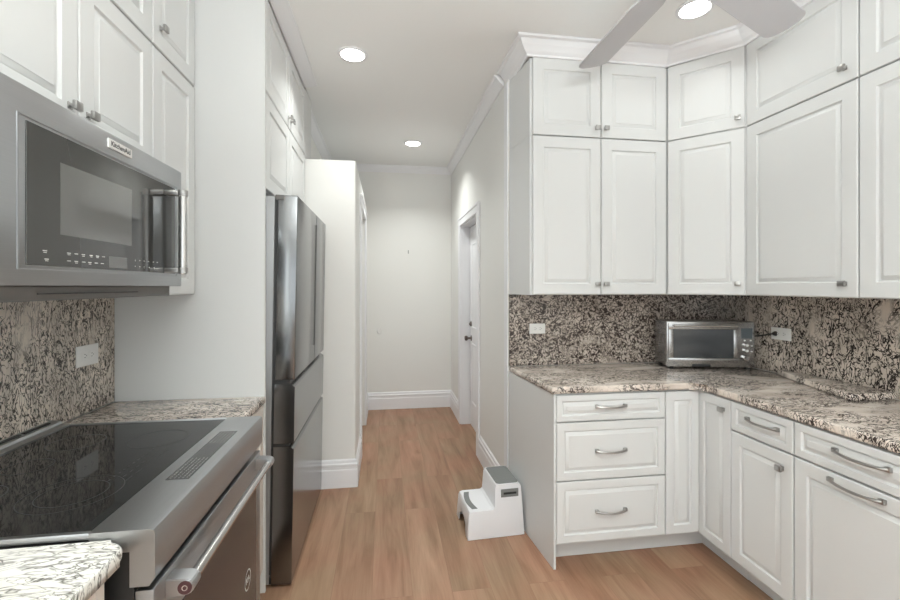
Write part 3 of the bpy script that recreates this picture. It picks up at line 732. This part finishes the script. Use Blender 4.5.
obj('display', box(0.436, 0.498, -0.002, 0.001, 0.190, 0.252), M['lcd'], fp, sm=False)
for i, (x, z, rr) in enumerate(((0.464, 0.150, 0.012), (0.464, 0.117, 0.013), (0.462, 0.072, 0.018))):
    kb = bmesh.new(); add_tube(kb, [(x, 0, z), (x, -0.012, z)], [rr, rr * 0.92], 22); kn = obj('knob', kb, M['bar'], fp)
    kb = bmesh.new(); add_tube(kb, [(x, -0.0121, z), (x, -0.0126, z)], rr * 0.6, 18); obj('knob_cap', kb, M['darkgrey'] if i == 2 else M['plate'], kn)
for x, z in ((0.455, 0.178), (0.49, 0.178), (0.495, 0.146), (0.495, 0.112)):
    obj('button', tube([(x, 0, z), (x, -0.003, z)], 0.0045, 12), M['plate'], fp)
bm = bmesh.new()
for k in range(9):
    for j in range(2): add_box(bm, 0.0012, 0.0021, 0.035 + j * 0.06, 0.08 + j * 0.06, 0.20 - k * 0.014, 0.206 - k * 0.014)
obj('side_vent', bm, M['black'], t, sm=False)
for x in (0.02, TW - 0.045):
    for y in (0.012, TD - 0.035): obj('foot', box(x, x + 0.025, y, y + 0.022, 0.0003, 0.0178), M['black'], t, sm=False)
# cord and plug (world space)
cd = obj('power_cord', tube([(2.248, 2.400, 1.112), (2.250, 2.37, 1.118), (2.252, 2.32, 1.128), (2.250, 2.285, 1.138), (2.2505, 2.262, 1.143)], 0.0042, 8), M['black'])
tag(cd, 'black power cord from toaster oven to right wall outlet', 'cord')
obj('plug', tube([(2.2495, 2.264, 1.143), (2.256, 2.255, 1.144), (2.2625, 2.251, 1.144)], [0.008, 0.014, 0.014], 12), M['black'], cd)

# ------------------------------------------------------------------ outlets
def outlet(label, loc, rotz, w=0.118, h=0.072):
    o = thing('wall_outlet', label, 'outlet', loc, rotz)
    p = bmesh.new(); add_box(p, -w / 2, w / 2, -0.005, 0, -h / 2, h / 2, 0.002)
    obj('cover_plate', p, M['outlet'], o)
    for cx in (-w * 0.16, w * 0.16):
        e = obj('receptacle', box(cx - w * 0.13, cx + w * 0.13, -0.0065, -0.005, -h * 0.23, h * 0.23, 0.0007, 1), M['outlet'], o)
        for dz in (-0.006, 0.006): obj('slot', box(cx - 0.004, cx + 0.004, -0.0069, -0.0064, dz - 0.001, dz + 0.001), M['ink'], e, sm=False)
        obj('ground_hole', tube([(cx + 0.009, -0.0064, 0), (cx + 0.009, -0.0069, 0)], 0.002, 8), M['ink'], e)
outlet('small white outlet on back granite splash, left of toaster oven', (0.963, 2.6895, 1.150), 0, 0.105, 0.064)
outlet('white outlet on right wall splash with black cord plugged in', (2.2695, 2.225, 1.145), -PI / 2, 0.128, 0.070)
outlet('white double outlet on left granite splash behind the cooktop', (-1.1795, 1.943, 1.145), PI / 2, 0.13, 0.082)

# ------------------------------------------------------------------ step stool
def loft(bm, rings):
    vs = [[bm.verts.new(p) for p in r_] for r_ in rings]
    n = len(vs[0])
    for A, B in zip(vs, vs[1:]):
        for k in range(n): bm.faces.new((A[k], A[(k + 1) % n], B[(k + 1) % n], B[k]))
    return vs
s = thing('step_stool', 'small white plastic two step stool with grey grips by cabinet end', 'step stool', (0.614, 2.553, 0), math.radians(3)); s.scale = (1.05, 1.03, 0.985)
# side silhouette in local xz (x: low step at negative), width along y, sides taper upward
W0 = 0.142
out = [(-0.158, 0.001), (-0.150, 0.135), (-0.142, 0.150), (-0.128, 0.155), (-0.018, 0.155), (-0.006, 0.165), (0.000, 0.275), (0.006, 0.288), (0.018, 0.293),
       (0.128, 0.293), (0.141, 0.286), (0.147, 0.272), (0.160, 0.001)]
def wy(z): return W0 - 0.020 * (z / 0.293)
bm = bmesh.new()
th = 0.008
# outer skin: strips across the width plus two sides
L = [bm.verts.new((x, -wy(z), z)) for x, z in out]; R = [bm.verts.new((x, wy(z), z)) for x, z in out]
for i in range(len(out) - 1):
    if i == 0: continue
    bm.faces.new((L[i], L[i + 1], R[i + 1], R[i]))
def side(V, sgn):
    # fan from an inner base vertex in strips so that the concave outline stays clean
    a = bm.verts.new((-0.006, sgn * wy(0.0), 0.001))
    b1 = bm.verts.new((-0.006, sgn * wy(0.155), 0.150))
    lowf = [V[0], V[1], V[2], V[3], V[4], b1, a]; bm.faces.new(lowf)
    bm.faces.new([a, b1, V[4], V[5], V[6], V[7], V[8], V[9], V[10], V[11], V[12]])
side(L, -1); side(R, 1)
# front (low) face with an arched cut-out
N = 10; y0 = wy(0); arch = []
za = 0.001
def fx(z): return -0.158 + 0.008 * z / 0.135
arcp = [(-0.085 + 0.17 * k / N, 0.001 + 0.078 * (math.sin(PI * k / N) ** 0.35 if 0 < k < N else 0)) for k in range(N + 1)]
av = [bm.verts.new((fx(z), y, z)) for y, z in arcp]
bm.faces.new([L[0]] + av + [R[0], R[1], L[1]])
bmesh.ops.remove_doubles(bm, verts=bm.verts, dist=0.0005)
bmesh.ops.recalc_face_normals(bm, faces=bm.faces)
st = obj('shell', bm, M['plastic'], s)
sd = st.modifiers.new('wall', 'SOLIDIFY'); sd.thickness = 0.004; sd.offset = -1
bv = st.modifiers.new('soft', 'BEVEL'); bv.width = 0.007; bv.segments = 3; bv.limit_method = 'ANGLE'; bv.angle_limit = math.radians(50)
# pads
def rrect(x0, x1, y0, y1, r_, n=5):
    P = []
    for cx, cy, a in ((x1 - r_, y1 - r_, 0), (x0 + r_, y1 - r_, PI / 2), (x0 + r_, y0 + r_, PI), (x1 - r_, y0 + r_, 1.5 * PI)):
        P += [(cx + r_ * math.cos(a + PI / 2 * k / n), cy + r_ * math.sin(a + PI / 2 * k / n)) for k in range(n + 1)]
    return P
obj('grip_pad', prism(rrect(0.010, 0.136, -0.113, 0.113, 0.018), 0.2935, 0.2958, 0.0008, 1), M['pad'], s, label='grey rubber pad on the top step')
arc = [(-0.124 - 0.016 * math.cos(PI * (k / 10 - 0.5)), -0.10 + 0.20 * k / 10) for k in range(11)]
arc2 = [(x + 0.030, y) for x, y in arc]
obj('grip_pad', prism((arc2 + arc[::-1]), 0.1555, 0.1575), M['pad'], s, label='curved grey rubber strip on the low step')
bm = bmesh.new(); zz = 0.245; yy = -wy(zz)
add_box(bm, 0.031, 0.130, yy - 0.003, yy + 0.002, 0.220, 0.266, 0.0015)
hs = obj('handle_surround', bm, M['pad'], s)
obj('handle_slot', box(0.045, 0.118, yy - 0.0036, yy - 0.0028, 0.236, 0.248), M['black'], hs, sm=False)

# ------------------------------------------------------------------ ceiling fan
fan = thing('ceiling_fan', 'white ceiling fan with blades reaching in from the top edge', 'ceiling fan', (0.997, 1.30, 2.50))
obj('downrod', tube([(0, 0, 0.07), (0, 0, 0.285)], 0.013, 14), M['fan'], fan)
def lathe(prof, n=32):
    bm = bmesh.new(); rings = [[bm.verts.new((r_ * math.cos(2 * PI * k / n), r_ * math.sin(2 * PI * k / n), z)) for k in range(n)] for r_, z in prof]
    for A, B in zip(rings, rings[1:]):
        for k in range(n): bm.faces.new((A[k], A[(k + 1) % n], B[(k + 1) % n], B[k]))
    bm.faces.new(rings[0][::-1]); bm.faces.new(rings[-1]); return bm
obj('canopy', lathe([(0.02, 0.25), (0.06, 0.262), (0.072, 0.309)]), M['fan'], fan)
obj('motor_housing', lathe([(0.04, -0.045), (0.085, -0.04), (0.12, -0.01), (0.125, 0.03), (0.09, 0.065), (0.03, 0.075)]), M['fan'], fan)
pitch = math.radians(-13)
for k in range(5):
    a0 = math.radians(89.5 - 63 - 9 * 0) if False else 0
angs = [90.0, 24.5, -45, -117, 162]
for k, ad in enumerate(angs):
    outl = [(0.18, -0.052), (0.26, -0.072), (0.690, -0.078), (0.712, -0.070), (0.728, -0.045), (0.735, 0.0), (0.728, 0.045), (0.712, 0.066), (0.690, 0.074), (0.26, 0.072), (0.18, 0.052)]
    b = prism(outl, -0.004, 0.004, 0.0015, 1)
    bmesh.ops.rotate(b, verts=b.verts, cent=(0, 0, 0), matrix=Matrix.Rotation(math.radians(ad), 3, 'Z') @ Matrix.Rotation(pitch, 3, 'X'))
    bo = obj('blade', b, M['fan'], fan)
    bi = bmesh.new(); add_box(bi, 0.10, 0.24, -0.022, 0.022, 0.0045, 0.010, 0.002)
    bmesh.ops.rotate(bi, verts=bi.verts, cent=(0, 0, 0), matrix=Matrix.Rotation(math.radians(ad), 3, 'Z') @ Matrix.Rotation(pitch, 3, 'X'))
    obj('blade_iron', bi, M['chrome'], bo)

# ------------------------------------------------------------------ recessed lights
def downlight(label, x, y):
    o = thing('recessed_light', label, 'ceiling light', (x, y, ZC), 0)
    ring = lathe([(0.088, -0.0005), (0.087, -0.006), (0.074, -0.009), (0.067, -0.006), (0.067, -0.0005)], 40)
    obj('trim_ring', ring, M['trim'], o)
    obj('diffuser', lathe([(0.001, -0.0095), (0.068, -0.0095), (0.068, -0.006), (0.001, -0.006)], 40), M['emit'], o)
downlight('recessed ceiling light nearest the refrigerator cabinets', -0.192, 2.676)
downlight('small recessed ceiling light far down the hall', 0.268, 4.249)
downlight('recessed ceiling light between the two fan blades', 1.531, 1.984)

# ------------------------------------------------------------------ small things on the hall end wall
hk = bmesh.new(); add_box(hk, -0.006, 0.006, -0.004, 0, -0.02, 0.02, 0.001); add_tube(hk, [(0, -0.004, -0.012), (0, -0.016, -0.016), (0, -0.019, -0.006)], 0.003, 8)
tag(obj('wall_hook', hk, M['chrome'], loc=(0.268, YF - 0.0005, 1.822)), 'tiny dark hook high on the end wall of the hall', 'hook')
dc = bmesh.new(); add_tube(dc, [(0, 0, 0), (0, -0.012, 0)], [0.032, 0.028], 24)
tag(obj('door_bumper', dc, M['outlet'], loc=(-0.06, YF - 0.0005, 0.905)), 'round white bumper low on the end wall of the hall', 'door stop')
